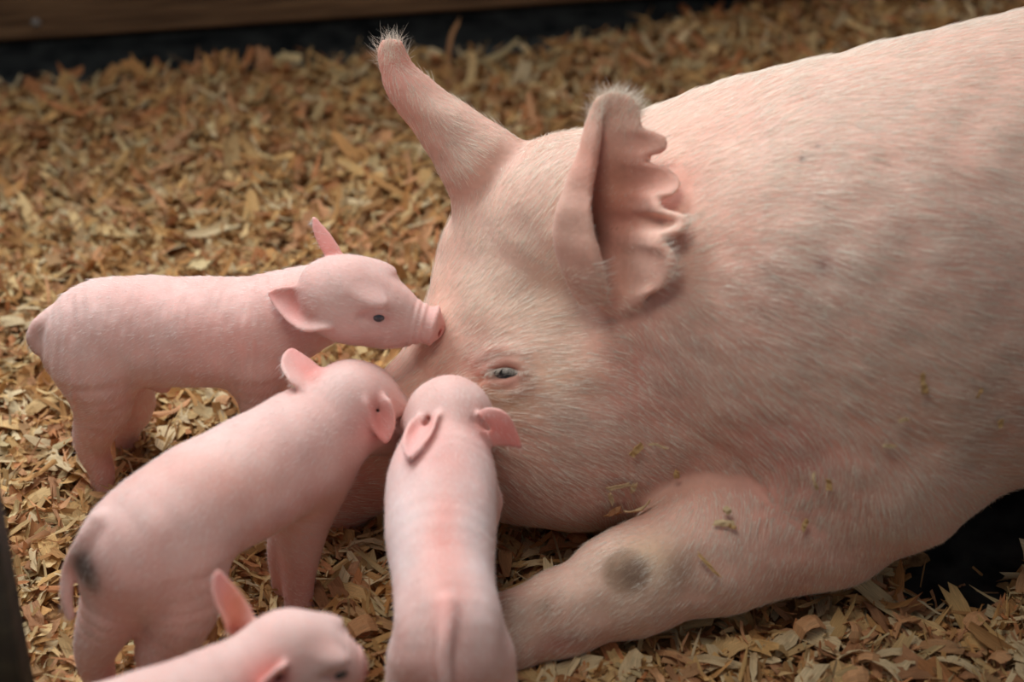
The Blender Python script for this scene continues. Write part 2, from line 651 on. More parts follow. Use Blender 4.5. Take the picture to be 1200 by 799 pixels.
def chips(n, pos, Ls, Ws, seed, nu=4, nv=2, tilt=0.35):
    r = np.random.default_rng(seed)
    u = np.linspace(-0.5, 0.5, nu + 1)
    v = np.linspace(-0.5, 0.5, nv + 1)
    U, W = np.meshgrid(u, v, indexing='ij')
    U = np.broadcast_to(U, (n,) + U.shape).copy()
    W = np.broadcast_to(W, (n,) + W.shape).copy()
    # ragged ends and uneven edges
    U[:, 0] += r.uniform(-0.24, 0.10, (n, nv + 1))
    U[:, -1] += r.uniform(-0.10, 0.24, (n, nv + 1))
    taper = r.uniform(0.6, 1.0, (n, 1, 1))
    W *= 1 - (1 - taper) * np.abs(u * 2)[None, :, None] ** 1.5
    W += r.uniform(-0.09, 0.09, W.shape)
    x = U * Ls[:, None, None]
    y = W * Ws[:, None, None]
    bend = r.normal(0, 1.0, n)[:, None, None] * 0.9      # curl along the grain
    bend = np.where(r.random(n)[:, None, None] < 0.2, bend * 2.2, bend)
    cup = r.normal(0, 0.5, n)[:, None, None]
    ang = U * bend
    R = Ls[:, None, None] / np.where(np.abs(bend) < 0.05, 0.05, bend)
    z = R * (1 - np.cos(ang))
    x = np.where(np.abs(bend) < 0.05, x, R * np.sin(ang))
    z = z + cup * (W ** 2) * Ws[:, None, None] * 1.2 + r.normal(0, 0.0006, x.shape)
    tw = r.normal(0, 0.25, n)[:, None, None] * U * 2
    y, z = y * np.cos(tw) - z * np.sin(tw), y * np.sin(tw) + z * np.cos(tw)
    Q = np.stack([x, y, z], -1).reshape(n, -1, 3)
    a = r.uniform(0, 2 * np.pi, n)
    tx = r.normal(0, tilt, n)
    ty = r.normal(0, tilt, n)
    flip = np.where(r.random(n) < 0.5, 0, np.pi)
    cx, sx = np.cos(tx + flip), np.sin(tx + flip)
    Qy = Q[..., 1] * cx[:, None] - Q[..., 2] * sx[:, None]
    Qz = Q[..., 1] * sx[:, None] + Q[..., 2] * cx[:, None]
    cy, sy = np.cos(ty), np.sin(ty)
    Qx = Q[..., 0] * cy[:, None] + Qz * sy[:, None]
    Qz = -Q[..., 0] * sy[:, None] + Qz * cy[:, None]
    ca, sa = np.cos(a), np.sin(a)
    Rx = Qx * ca[:, None] - Qy * sa[:, None]
    Ry = Qx * sa[:, None] + Qy * ca[:, None]
    out = np.stack([Rx, Ry, Qz], -1) + pos[:, None, :]
    m = (nu + 1) * (nv + 1)
    idl = np.arange(m).reshape(nu + 1, nv + 1)
    f = np.stack([idl[:-1, :-1], idl[1:, :-1], idl[1:, 1:], idl[:-1, 1:]], -1).reshape(-1, 4)
    F = (np.arange(n)[:, None, None] * m + f[None]).reshape(-1, 4)
    uv = np.stack([U + r.uniform(0, 9, (n, 1, 1)), W + r.uniform(0, 9, (n, 1, 1))], -1).reshape(-1, 2)
    return out.reshape(-1, 3), F, uv, m


def scatter(n, x0, x1, y0, y1, seed, extra=0.0):
    r = np.random.default_rng(seed)
    x = r.uniform(x0, x1, n)
    y = r.uniform(y0, y1, n)
    keep = (bare(x, y) < 0.45) | (r.random(n) < 0.03)
    # nothing under the middle of the sow
    keep &= ~((x > 0.2) & (y > -0.30) & (y < 0.0) & (x < 1.3) & (bare(x, y) < 0.01) & (y > -0.25) & (x > 0.58))
    keep &= beyond(x, y) < r.normal(0.0, 0.010, n) + 0.045 * np.clip((x - 0.05) * 4, 0, 1)
    x, y = x[keep], y[keep]
    b = bare(x, y)
    z = hgt(x, y) * (1 - b) + (FZ + 0.004) * b + r.uniform(-0.004, 0.008, len(x)) + extra
    return np.stack([x, y, z], 1), r


def chip_mass(name, n, x0, x1, y0, y1, seed, L, W, label, nu=3, nv=3, tilt=0.35, extra=0.0):
    pos, r = scatter(n, x0, x1, y0, y1, seed, extra)
    n = len(pos)
    Ls = np.clip(L * np.exp(r.normal(0, 0.50, n)), 0.004, 0.058)
    Ws = np.clip(W * np.exp(r.normal(0, 0.42, n)), 0.0015, 0.026)
    pos[:, 2] += r.uniform(0, 1, n) * Ls * 0.12
    V, F, uv, m = chips(n, pos, Ls, Ws, seed + 1, nu, nv, tilt)
    pal = r.choice(len(PALETTE), n, p=np.array([13, 15, 14, 10, 8, 11, 10, 8, 7, 4]) / 100)
    c = PALETTE[pal] * r.uniform(0.66, 1.10, (n, 1))
    o = link(name, raw_mesh(name, V, F, True, np.repeat(c, m, 0), uv, M_CHIP))
    o['kind'] = 'stuff'
    o['label'] = label
    o['category'] = 'wood shavings'
    return o


chip_mass('loose_shavings', 31000, -0.90, 0.95, -0.80, 0.75, 11, 0.0225, 0.0084,
          'tan wood shavings too many to count, spread loosely over the whole pen floor')
chip_mass('wood_splinters', 20000, -0.75, 0.75, -0.70, 0.75, 21, 0.016, 0.0022,
          'thin pale splinters and wood fibres sprinkled among the shavings', nu=3, nv=1, tilt=0.5, extra=0.005)

# ------------------------------------------------------------------ single shavings
def shaving_proto(seed, L, W, color, curl=1.0):
    r = np.random.default_rng(seed)
    V, F, uv, m = chips(1, np.zeros((1, 3)), np.array([L]), np.array([W]), seed, 5, 2, 0.0)
    q = V.reshape(6, 3, 3)
    du = np.gradient(q, axis=0)
    dv = np.gradient(q, axis=1)
    n = unit(np.cross(du, dv)).reshape(-1, 3)
    V2 = np.concatenate([V + n * 0.00035, V - n * 0.00035])
    k = len(V)
    idl = np.arange(k).reshape(6, 3)
    rim = list(idl[0, :]) + list(idl[1:, -1]) + list(idl[-1, -2::-1]) + list(idl[-2:0:-1, 0])
    side = [(rim[i], rim[(i + 1) % len(rim)], rim[(i + 1) % len(rim)] + k, rim[i] + k) for i in range(len(rim))]
    F2 = np.concatenate([F, F[:, ::-1] + k, np.array(side)])
    V2[:, 2] -= V2[:, 2].min()
    return raw_mesh('wood_shaving', V2, F2, False, np.tile(color, (len(V2), 1)), np.concatenate([uv, uv]), M_CHIP)


TONES = [('pale cream', lin((240, 214, 168))), ('straw yellow', lin((230, 192, 134))), ('orange tan', lin((220, 168, 120))), ('reddish brown', lin((190, 138, 98)))]
PROTOS = []
for ti, (tn, tc_) in enumerate(TONES):
    PROTOS.append([shaving_proto(100 + ti * 10 + i, [0.040, 0.029, 0.045, 0.024, 0.034, 0.030][i], [0.012, 0.014, 0.0065, 0.010, 0.017, 0.005][i],
                                 tc_ * (0.86 + 0.05 * i)) for i in range(6)])


def in_poly(x, y, poly):
    c = False
    j = len(poly) - 1
    for i in range(len(poly)):
        xi, yi = poly[i]
        xj, yj = poly[j]
        if (yi > y) != (yj > y) and x < (xj - xi) * (y - yi) / (yj - yi) + xi:
            c = not c
        j = i
    return c


ZONES = [  # outline on the floor in metres, how many, words
    ([(0.02, -0.477), (0.22, -0.425), (0.33, -0.41), (0.44, -0.405), (0.46, -0.49), (0.0, -0.49)], 128, "in front of the sow's foreleg"),
    ([(0.0, -0.285), (0.13, -0.285), (0.09, -0.32), (0.02, -0.36), (-0.01, -0.35)], 32, "between the sow's jowl and her foreleg"),
    ([(-0.52, 0.05), (-0.44, -0.05), (-0.42, -0.24), (-0.42, -0.47), (-0.45, -0.47), (-0.49, -0.2)], 60, 'along the left edge of the pen'),
    ([(-0.17, -0.31), (-0.115, -0.31), (-0.115, -0.46), (-0.14, -0.45), (-0.18, -0.39)], 26, 'between the two rear view piglets'),
    ([(-0.31, -0.115), (-0.24, -0.115), (-0.24, -0.15), (-0.33, -0.2), (-0.36, -0.19)], 20, 'under the side view piglet'),
    ([(0.46, -0.235), (0.52, -0.2), (0.5, -0.38), (0.44, -0.37)], 24, 'at the bare black patch by the belly'),
]
SHAPES = ['long broad', 'short broad', 'long narrow', 'small', 'wide flat', 'thin']
PL = {0: 'pale cream', 1: 'straw yellow', 2: 'orange tan', 3: 'reddish brown'}
for poly, cnt, words in ZONES:
    xs = [p[0] for p in poly]
    ys = [p[1] for p in poly]
    k = 0
    while k < cnt:
        x, y = random.uniform(min(xs), max(xs)), random.uniform(min(ys), max(ys))
        if not in_poly(x, y, poly) or bare(np.array([x]), np.array([y]))[0] > 0.6:
            if random.random() < 0.002:
                break
            continue
        ti = random.choices([0, 1, 2, 3], [4, 4, 3, 2])[0]
        si = random.randrange(6)
        o = bpy.data.objects.new('wood_shaving', PROTOS[ti][si])
        o.location = (x, y, float(hgt(np.array([x]), np.array([y]))[0]) + random.uniform(0.001, 0.007))
        o.rotation_euler = (random.gauss(0, 0.28), random.gauss(0, 0.28), random.uniform(0, 6.28))
        s = random.uniform(0.8, 1.15)
        o.scale = (s, s, s)
        o['label'] = SHAPES[si] + ' ' + PL[ti] + ' wood shaving ' + words
        o['category'] = 'wood shaving'
        o['group'] = SHAPES[si] + ' ' + PL[ti] + ' shavings ' + words
        COL.objects.link(o)
        k += 1


# ------------------------------------------------------------------ sow
def patch(ctrl, nu, nv):
    C = np.array(ctrl, float)
    rows = np.array([crom(C, t) for t in np.linspace(0, C.shape[0] - 1, nu)])
    R = rows.transpose(1, 0, 2)
    return np.array([crom(R, t) for t in np.linspace(0, C.shape[1] - 1, nv)]).transpose(1, 0, 2)


def make_sow():
    f = Field()
    # trunk
    t0, t1 = Y(1050, 328, -0.195), Y(1290, 262, -0.13)
    t2 = t1 + np.array([0.28, 0.07, -0.005])
    t3 = t2 + np.array([0.20, 0.05, -0.03])
    nk0, nk1, nk2 = Y(930, 333, -0.19), Y(835, 325, -0.165), Y(752, 305, -0.145)
    f.chain([nk2, nk1, nk0, t0, t1, t2, t3], [0.122, 0.165, 0.193, 0.209, 0.204, 0.20, 0.165], 0.03)
    f.ell(t0 + np.array([-0.04, -0.03, -0.075]), (0.12, 0.18, 0.12), k=0.05)
    # head
    sk, poll = Z(632, 320, 0.20), Z(664, 268, 0.255)
    f.cone(sk, poll, 0.086, 0.072, 0.04)
    f.cone(poll, nk2, 0.075, 0.118, 0.04)
    m0, m1, nose = Z(600, 405, 0.165), Z(505, 497, 0.10), Z(438, 543, 0.056)
    f.cone(sk, m0, 0.084, 0.078, 0.04)
    f.cone(m0, m1, 0.078, 0.060, 0.03)
    f.cone(m1, nose, 0.060, 0.045, 0.02)
    ndir = unit(nose - m1)
    nc = nose + ndir * 0.035
    f.cone(nc, nc + ndir * 0.012, 0.041, 0.044, 0.012)            # nose disc
    sd = unit(np.cross(ndir, (0, 0, 1)))
    for s in (-1, 1):
        f.ell(nc + ndir * 0.056 + sd * s * 0.017, (0.011, 0.009, 0.011), k=0.008, cut=True)
    # cheek and jowl
    ck = Z(672, 478, 0.118)
    f.ell(ck, (0.108, 0.10, 0.104), k=0.05)
    f.cone(ck, Y(830, 430, -0.20), 0.095, 0.155, 0.05)
    f.cone(Z(560, 520, 0.085), ck, 0.062, 0.085, 0.04)
    # foreleg lying forward
    sh, el, mid, kn, pa, ho = Z(1020, 538, 0.125), Z(962, 585, 0.088), Z(840, 637, 0.066), Z(742, 684, 0.052), Z(664, 716, 0.040), Z(612, 735, 0.034)
    g = [(sh, el, 0.092, 0.078, 0.035), (el, mid, 0.078, 0.058, 0.014), (mid, kn, 0.060, 0.043, 0.02), (kn, pa, 0.043, 0.036, 0.02), (pa, ho, 0.036, 0.035, 0.015)]
    for a, b, ra, rb, k in g:
        f.cone(a, b, ra, rb, k)
    f.ell(kn + np.array([0, 0, 0.012]), (0.046, 0.038, 0.036), k=0.02)
    d = unit(ho - pa)
    for s in (-1, 1):                                               # two toes
        sdv = unit(np.cross(d, (0, 0, 1))) * s
        f.cone(ho + sdv * 0.015 + d * 0.012, ho + sdv * 0.017 + d * 0.045 - np.array([0, 0, 0.008]), 0.022, 0.014, 0.008)
    # hind leg folded at the flank, other foreleg tucked under
    f.cone(t2 + np.array([0.05, -0.12, -0.08]), t2 + np.array([-0.10, -0.20, -0.15]), 0.12, 0.06, 0.05)
    f.cone(t2 + np.array([-0.10, -0.20, -0.15]), t2 + np.array([-0.02, -0.27, -0.19]), 0.05, 0.032, 0.02)
    # ---- ears
    dn = min(depth(f.hit(690, 335)[0]), depth(f.hit(735, 340)[0]) + 0.006, depth(f.hit(765, 270)[0]) - 0.004)
    print('EAR', [round(depth(f.hit(x, y)[0]), 4) for x, y in ((690, 335), (735, 340), (765, 270), (780, 200), (700, 280))])
    rows = [  # y-level rows from base to tip: six columns (px, py, depth offset)
        [(706, 350, 0.012), (682, 352, 0.022), (692, 350, 0.034), (716, 360, 0.028), (734, 360, 0.014), (746, 357, 0.004)],
        [(706, 334, -.006), (668, 328, 0.020), (680, 325, 0.034), (714, 330, 0.036), (742, 340, 0.012), (762, 338, -.006)],
        [(701, 310, -.016), (658, 300, 0.012), (676, 298, 0.040), (714, 305, 0.038), (746, 310, 0.010), (770, 312, -.010)],
        [(693, 280, -.018), (653, 275, 0.006), (676, 272, 0.040), (714, 280, 0.034), (748, 282, 0.012), (774, 283, -.006)],
        [(690, 250, -.018), (657, 248, 0.00), (680, 246, 0.034), (714, 250, 0.024), (746, 250, 0.010), (773, 252, -.002)],
        [(691, 222, -.012), (667, 220, 0.00), (685, 218, 0.024), (714, 220, 0.018), (742, 222, 0.008), (766, 225, 0.00)],
        [(694, 196, -.008), (676, 195, 0.00), (690, 194, 0.016), (713, 194, 0.014), (734, 196, 0.008), (755, 198, 0.00)],
        [(698, 166, -.005), (685, 166, 0.00), (696, 165, 0.010), (714, 163, 0.010), (732, 166, 0.006), (748, 169, 0.00)],
        [(701, 140, -.003), (693, 138, 0.00), (702, 137, 0.005), (715, 136, 0.006), (731, 137, 0.004), (748, 139, 0.00)],
        [(706, 122, 0.00), (701, 120, 0.00), (707, 119, 0.001), (718, 118, 0.002), (732, 119, 0.001), (743, 121, 0.00)],
        [(714, 114, 0.00), (711, 113, 0.00), (715, 112, 0.001), (720, 111, 0.001), (727, 112, 0.001), (732, 114, 0.00)],
    ]
    def ear_pt(i, j, x, y, o):
        d_ = dn + o
        if j >= 3 and i > 0:                       # the blade stands clear of the neck behind it
            h_ = f.hit(x, y)[0]
            if h_ is not None:
                d_ = min(d_, depth(h_) - (0.004, 0.016, 0.030)[j - 3] * min(1, i / 1.5))
        return D(x, y, d_)
    g1 = patch([[ear_pt(i, j, x, y, o) for j, (x, y, o) in enumerate(r)] for i, r in enumerate(rows)], 100, 30)
    # rounded ragged lobes along the rear margin, as torn ears heal
    lobes = [(168, 13, 30), (212, 18, 33), (262, 12, 28), (316, 26, 17)]
    for i in range(g1.shape[0]):
        p_ = g1[i, -1]
        q_ = p_ - CAM
        yy = 399.5 - FPX * float(q_ @ UPV) / float(q_ @ FWD)
        am = 0.0
        for yc, hw, a_ in lobes:
            am = max(am, a_ * math.sqrt(max(0.0, 1 - ((yy - yc) / hw) ** 2)))
        for j in range(g1.shape[1]):
            w_ = max(0.0, (j / (g1.shape[1] - 1) - 0.55) / 0.45)
            g1[i, j] += (RGT * am / 1369 * w_ - FWD * am / 1369 * 0.15 * w_) - FWD * 0.0
    f.sheet(g1, 0.0042, 0.007)
    df = depth(f.hit(585, 222)[0]) + 0.022
    rows = [
        [(542, 262, 0.042), (562, 258, 0.026), (586, 246, 0.020), (608, 232, 0.022), (630, 212, 0.030)],
        [(526, 216, 0.022), (548, 206, -.002), (572, 196, -.006), (594, 184, 0.000), (612, 176, 0.014)],
        [(508, 182, 0.022), (524, 172, 0.002), (544, 162, -.004), (566, 156, 0.002), (586, 154, 0.018)],
        [(488, 152, 0.018), (500, 143, 0.002), (514, 134, -.002), (530, 128, 0.004), (546, 128, 0.018)],
        [(470, 128, 0.014), (478, 120, 0.002), (487, 112, 0.000), (498, 104, 0.004), (512, 103, 0.014)],
        [(456, 104, 0.010), (461, 98, 0.002), (468, 92, 0.000), (476, 86, 0.003), (486, 84, 0.010)],
        [(448, 76, 0.006), (452, 73, 0.002), (459, 70, 0.000), (466, 68, 0.002), (475, 68, 0.006)],
        [(450, 52, 0.002), (453, 51, 0.000), (458, 50, 0.000), (463, 51, 0.001), (468, 52, 0.002)],
    ]
    g2 = patch([[D(x, y, df + o) for x, y, o in r] for r in rows], 40, 20)
    f.sheet(g2, 0.0045, 0.014)
    # ---- eye: socket, lids, folds
    ep, en = f.hit(591, 437)
    ex = unit(np.array([1, 0, -0.12]) - en * float(np.array([1, 0, -0.12]) @ en))
    ey = np.cross(en, ex)
    if ey[2] < 0:
        ey = -ey
    S = lambda px, py, off=0.0: (lambda h: h[0] + h[1] * off)(f0.hit(px, py))
    f0 = Field(); f0.ops = list(f.ops)
    f.ell(ep, (0.021, 0.0052, 0.007), (ex, ey, en), k=0.008, cut=True)
    folds = [([(557, 450), (565, 439), (577, 429), (594, 425), (609, 427), (618, 435)], 0.0040, 0.0006),
             ([(562, 450), (574, 449), (590, 448), (604, 444), (614, 437)], 0.0034, 0.0),
             ([(556, 426), (572, 414), (592, 410), (610, 414)], 0.0044, -0.0012),
             ([(568, 462), (588, 466), (608, 458), (622, 444)], 0.0044, -0.0022)]
    for pts, rr, off in folds:
        q = [S(x, y, off) for x, y in pts]
        f.chain(q, [rr * (0.6 if i in (0, len(q) - 1) else 1) for i in range(len(q))], 0.006)
    # crease from the inner corner, skin folds of neck and elbow
    for pts, rr, k in [([(566, 441), (558, 449), (554, 456)], 0.0022, 0.005)]:
        q = [S(x, y, 0.0006) for x, y in pts]
        for a, b in zip(q[:-1], q[1:]):
            f.cone(a, b, rr, rr, k, cut=True)
    lo = np.array([nc[0] - 0.08, -0.56, -0.01])
    hi = np.array([1.24, 0.22, 0.50])
    V, Fq = f.mesh(lo, hi, 0.0034)
    V = relax(V, Fq, 1, 0.5)
    N = vnormals(V, Fq)
    disp = 0.0010 * NZ[0](V, 38) * (V[:, 0] > 0.1) + 0.0009 * NZ[1](V * [1, 1, 2.2], 95)
    # skin folds radiating from the armpit and across the neck
    A = Z(905, 512, 0.13)
    q = V - A
    rr = np.linalg.norm(q, axis=1)
    an = np.arctan2(q[:, 2], q[:, 0])
    disp += 0.0022 * np.sin(an * 9 + 1) * np.exp(-((rr - 0.07) / 0.05) ** 2) * 0.4
    V = V + N * disp[:, None]
    N = vnormals(V, Fq)
    base = lin((224, 182, 162))
    pinkc, redc, dirt, dark = lin((222, 150, 138)), lin((205, 120, 110)), lin((176, 146, 112)), lin((96, 74, 60))
    H = lambda px, py: f0.hit(px, py)[0]
    blobs = [
        (D(722, 225, dn), (.034, .028, .085), lin((208, 140, 122)), 0.8), (D(692, 285, dn + .03), (.016, .03, .035), lin((110, 78, 62)), 0.8),  # dark spot paints the deep shade of the hairy ear hollow
        (D(720, 215, dn + .01), (.02, .03, .03), lin((176, 120, 88)), 0.5),
        (D(460, 80, df), (.03, .04, .05), pinkc, 0.6), (D(540, 160, df), (.05, .04, .05), lin((206, 162, 146)), 0.5),
        (H(580, 300), (.07, .07, .09), lin((216, 190, 172)), 0.5),
        (H(594, 442), (.03, .03, .02), lin((186, 122, 116)), 0.75), (H(566, 425), (.025, .02, .02), lin((176, 124, 112)), 0.55),
        (H(590, 470), (.035, .03, .012), lin((176, 156, 104)), 0.4), (H(660, 440), (.05, .03, .02), lin((196, 166, 120)), 0.35),
        (H(755, 440), (.05, .05, .06), pinkc, 0.45), (H(640, 360), (.07, .05, .03), lin((204, 170, 140)), 0.4),
        (H(700, 560), (.12, .08, .045), lin((196, 140, 122)), 0.5),
        (H(930, 530), (.05, .05, .04), pinkc, 0.85), (H(940, 600), (.06, .05, .06), lin((214, 160, 145)), 0.5),
        (H(760, 655), (.03, .03, .03), lin((206, 178, 138)), 0.6), (H(700, 690), (.05, .05, .03), lin((214, 192, 170)), 0.5),
        (H(733, 668), (.021, .021, .021), lin((150, 122, 100)), 0.85, 3), (H(722, 662), (.009, .009, .009), lin((158, 128, 104)), 0.5),
        (H(745, 672), (.013, .013, .013), lin((112, 88, 72)), 0.7, 2),
        (H(798, 668), (.014, .016, .018), lin((140, 110, 92)), 0.55),
        (H(637, 710), (.010, .01, .01), lin((150, 112, 88)), 0.7), (H(655, 755), (.02, .02, .01), lin((200, 134, 126)), 0.5),
        (H(598, 712), (.022, .02, .01), lin((150, 132, 116)), 0.6), (H(610, 735), (.03, .03, .02), lin((190, 168, 148)), 0.5),
        (H(965, 312), (.0075, .0075, .0075), lin((120, 78, 72)), 0.75), (H(940, 186), (.003, .003, .003), lin((90, 30, 28)), 0.95),
        (H(958, 171), (.002, .002, .002), lin((110, 40, 36)), 0.8),
        (H(1150, 300), (.13, .13, .13), lin((208, 158, 142)), 0.4), (H(1140, 480), (.12, .1, .08), lin((196, 150, 122)), 0.45),
        (H(950, 370), (.06, .06, .05), lin((196, 146, 132)), 0.35),
        (nose, (.06, .06, .06), pinkc, 0.9), (m1 - np.array([0, 0, .05]), (.06, .06, .03), lin((186, 128, 112)), 0.6),
    ]
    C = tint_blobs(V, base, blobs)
    C *= (1 + 0.05 * NZ[2](V, 30) + 0.04 * NZ[3](V, 90))[:, None]
    root = empty('sow', (0.35, -0.2, 0.0), 'large pale pink sow lying on her chest with a scalloped ragged ear', 'pig')
    body = link('body', raw_mesh('body', V, Fq, True, C, None, M_SOW), root)

    ev, ef = sphere_arrays(ep - en * 0.0165, 0.0165, 28, 18)
    e = link('eye', raw_mesh('eye', ev, ef, True, mat=M_EYE), root)
    e['label'] = 'dark eye nearly closed behind pale lashes'

    # combing directions
    anc = [(Z(500, 480, .14), (.55, .1, .55)), (Z(580, 330, .24), (.35, .25, .8)), (Z(650, 240, .32), (.5, .3, .5)),
           (Z(600, 470, .15), (.9, 0, -.35)), (Z(680, 420, .2), (1, 0, .0)), (Z(680, 540, .08), (1, -.1, -.35)), (Z(590, 560, .06), (.7, 0, -.7)), (Z(760, 400, .26), (.8, 0, -.6)),
           (Z(780, 500, .16), (.9, 0, -.5)), (Z(850, 250, .3), (1, 0, -.25)), (Z(1000, 180, .4), (1, 0, -.30)), (Z(1000, 380, .28), (1, 0, -.35)),
           (Z(1150, 150, .42), (1, 0, -.35)), (Z(1150, 420, .25), (1, 0, -.25)), (Z(1100, 560, .1), (.6, -.1, -.6)), (Z(960, 560, .14), (-.3, -.3, -.8)),
           (Z(900, 480, .2), (.9, 0, -.4)), (mid, (-.5, -.3, -.7)), (kn, (-.8, -.3, -.3)), (ho, (-.9, -.3, -.5)),
           (D(720, 220, dn), (.35, 0, .9)), (D(670, 260, dn), (.15, 0, 1)), (D(740, 300, dn), (.9, 0, .1)),
           (D(560, 170, df), (-.7, 0, .7)), (D(475, 110, df), (-.3, 0, 1)), (D(455, 60, df), (.1, 0, 1))]
    AP = np.array([a for a, _ in anc])
    AD = unit(np.array([b for _, b in anc], float))

    def flow(P):
        out = np.zeros_like(P)
        for s in range(0, len(P), 40000):
            q = P[s:s + 40000]
            d2 = ((q[:, None, :] - AP[None]) ** 2).sum(-1)
            w = 1 / (d2 + 0.0004) ** 1.6
            out[s:s + 40000] = (w[..., None] * AD[None]).sum(1) / w.sum(1)[:, None]
        return unit(out)

    eyec = ep
    tipN, tipF = D(722, 115, dn), D(457, 52, df)

    def keep(c, n):
        w = ((c[:, 0] < 0.80)).astype(float)
        dcam = unit(CAM - c)
        fc = np.einsum('ij,ij->i', n, dcam)
        w *= np.where(fc < -0.35, 0.05, 1.0) * np.where((n[:, 2] < -0.6), 0.1, 1.0)
        w *= np.where(np.linalg.norm(c - eyec, axis=1) < 0.015, 0.02, 1)
        w *= np.where(c[:, 0] < -0.05, 0.6, 1)
        w *= np.where(np.linalg.norm(c - H733, axis=1) < 0.017, 0.4, 1)
        w *= np.where(np.linalg.norm((c - D(722, 240, dn)) / (0.062, 0.05, 0.10), axis=1) < 1, 0.45, 1)
        w *= np.where(np.linalg.norm(c - D(768, 325, dn), axis=1) < 0.032, 0.2, 1)
        return w

    def length(P):
        L = np.full(len(P), 0.0145)
        L = np.where(P[:, 0] > 0.2, 0.018, L)
        for t in (tipN, tipF):
            L = np.where(np.linalg.norm(P - t, axis=1) < 0.022, 0.016, L)
        L = np.where((P[:, 2] < 0.12) & (P[:, 1] < -0.36), 0.011, L)
        near_ear = np.linalg.norm((P - D(722, 240, dn)) / (0.062, 0.05, 0.10), axis=1) < 1
        return np.where(near_ear, 0.0055, L)

    def hcol(P, r):
        c = np.tile(lin((252, 245, 230)), (len(P), 1))
        dk = np.clip((P[:, 0] - 0.25) / 0.4, 0, 1)[:, None] * 0.35
        c = c * (1 - dk) + lin((172, 128, 98)) * dk
        s = np.linalg.norm(P - H733, axis=1)[:, None]
        c = np.where(s < 0.017, lin((205, 182, 156)), c)
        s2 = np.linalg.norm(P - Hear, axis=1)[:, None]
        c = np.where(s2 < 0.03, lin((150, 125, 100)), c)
        return c * r.uniform(0.75, 1.1, (len(P), 1))

    H733 = H(733, 668)
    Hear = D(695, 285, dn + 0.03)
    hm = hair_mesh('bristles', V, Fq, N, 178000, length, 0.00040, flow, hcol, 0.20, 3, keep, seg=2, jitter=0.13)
    ho_ = link('bristles', hm, root)
    ho_['kind'] = 'stuff'
    ho_['label'] = 'fine whitish bristles'
    # long wisps at the ear tips
    def keep2(c, n):
        return ((np.linalg.norm(c - tipN, axis=1) < 0.03) | (np.linalg.norm(c - tipF, axis=1) < 0.022)).astype(float)
    hm = hair_mesh('ear_tuft', V, Fq, N, 800, 0.015, 0.0003, lambda P: np.tile(np.array([0.05, 0, 1.0]), (len(P), 1)), lambda P, r: np.tile(lin((235, 222, 205)), (len(P), 1)), 0.7, 5, keep2, seg=3, jitter=0.5)
    t_ = link('ear_tuft', hm, root); t_['kind'] = 'stuff'; t_['label'] = 'wispy white hair tufts on the ear tips'
    # eyelashes
    LV, LF = [], []
    for i in range(34):
        a = i / 33
        px, py = 570 + 42 * a, 437 - 6 * math.sin(a * math.pi) + 1.5 * (1 - a)
        p, n = f.hit(px, py - 1)
        dr = unit(-ey * 0.9 + en * 0.55 + ex * (a - 0.5) * 0.5 + np.array([random.gauss(0, .12), 0, random.gauss(0, .12)]))
        s_ = np.cross(dr, en); s_ = unit(s_) * 0.0003
        L_ = 0.008 * random.uniform(0.7, 1.1)
        b = len(LV)
        LV += [p - s_, p + s_, p + dr * L_ * .5 + en * .001 + s_ * .6, p + dr * L_ * .5 + en * .001 - s_ * .6, p + dr * L_ + s_ * .1, p + dr * L_ - s_ * .1]
        LF += [(b, b + 1, b + 2, b + 3), (b + 3, b + 2, b + 4, b + 5)]
    l_ = link('eyelashes', raw_mesh('eyelashes', np.array(LV), np.array(LF), True, np.tile(lin((200, 186, 168)), (len(LV), 1)), None, M_HAIR), root)
    l_.parent = e
    l_['kind'] = 'stuff'
    return f, f0


SOW, SOW0 = make_sow()


# ------------------------------------------------------------------ piglets
def leaf(base, tip, side, nrm, w, cup=0.35, bend=0.0, fold=0.0, root_w=0.55, asym=0.0, nu=16, nv=9):
    """ear blade from base to tip; side = width direction, nrm = way the hollow faces"""
    base, tip = np.asarray(base, float), np.asarray(tip, float)
    d = tip - base
    L = np.linalg.norm(d)
    side = unit(side)
    nrm = unit(nrm)
    g = []
    for i in range(nu):
        v = i / (nu - 1)
        prof = (root_w + (1 - root_w) * math.sin(min(v / 0.42, 1) * math.pi / 2)) * (1 - max(0, (v - 0.42) / 0.58) ** 1.7) ** 0.8 if v < 1 else 0.06
        c = base + d * v + nrm * (bend * L * v * (1 - v) * 4)
        if fold:
            x = max(0, v - 0.55)
            c = c + np.array([0, 0, -1]) * fold * L * x * x * 4
        c = c - nrm * 0.010 * max(0, 1 - v / 0.22) ** 2
        row = []
        for j in range(nv):
            u = -1 + 2 * j / (nv - 1)
            cc = cup * (1.15 - 0.75 * v)
            row.append(c + side * u * (1 + asym * u) * w * max(prof, 0.06) * (1 - 0.15 * cc) - nrm * (1 - u * u) * w * prof * cc)
        g.append(row)
    return np.array(g)


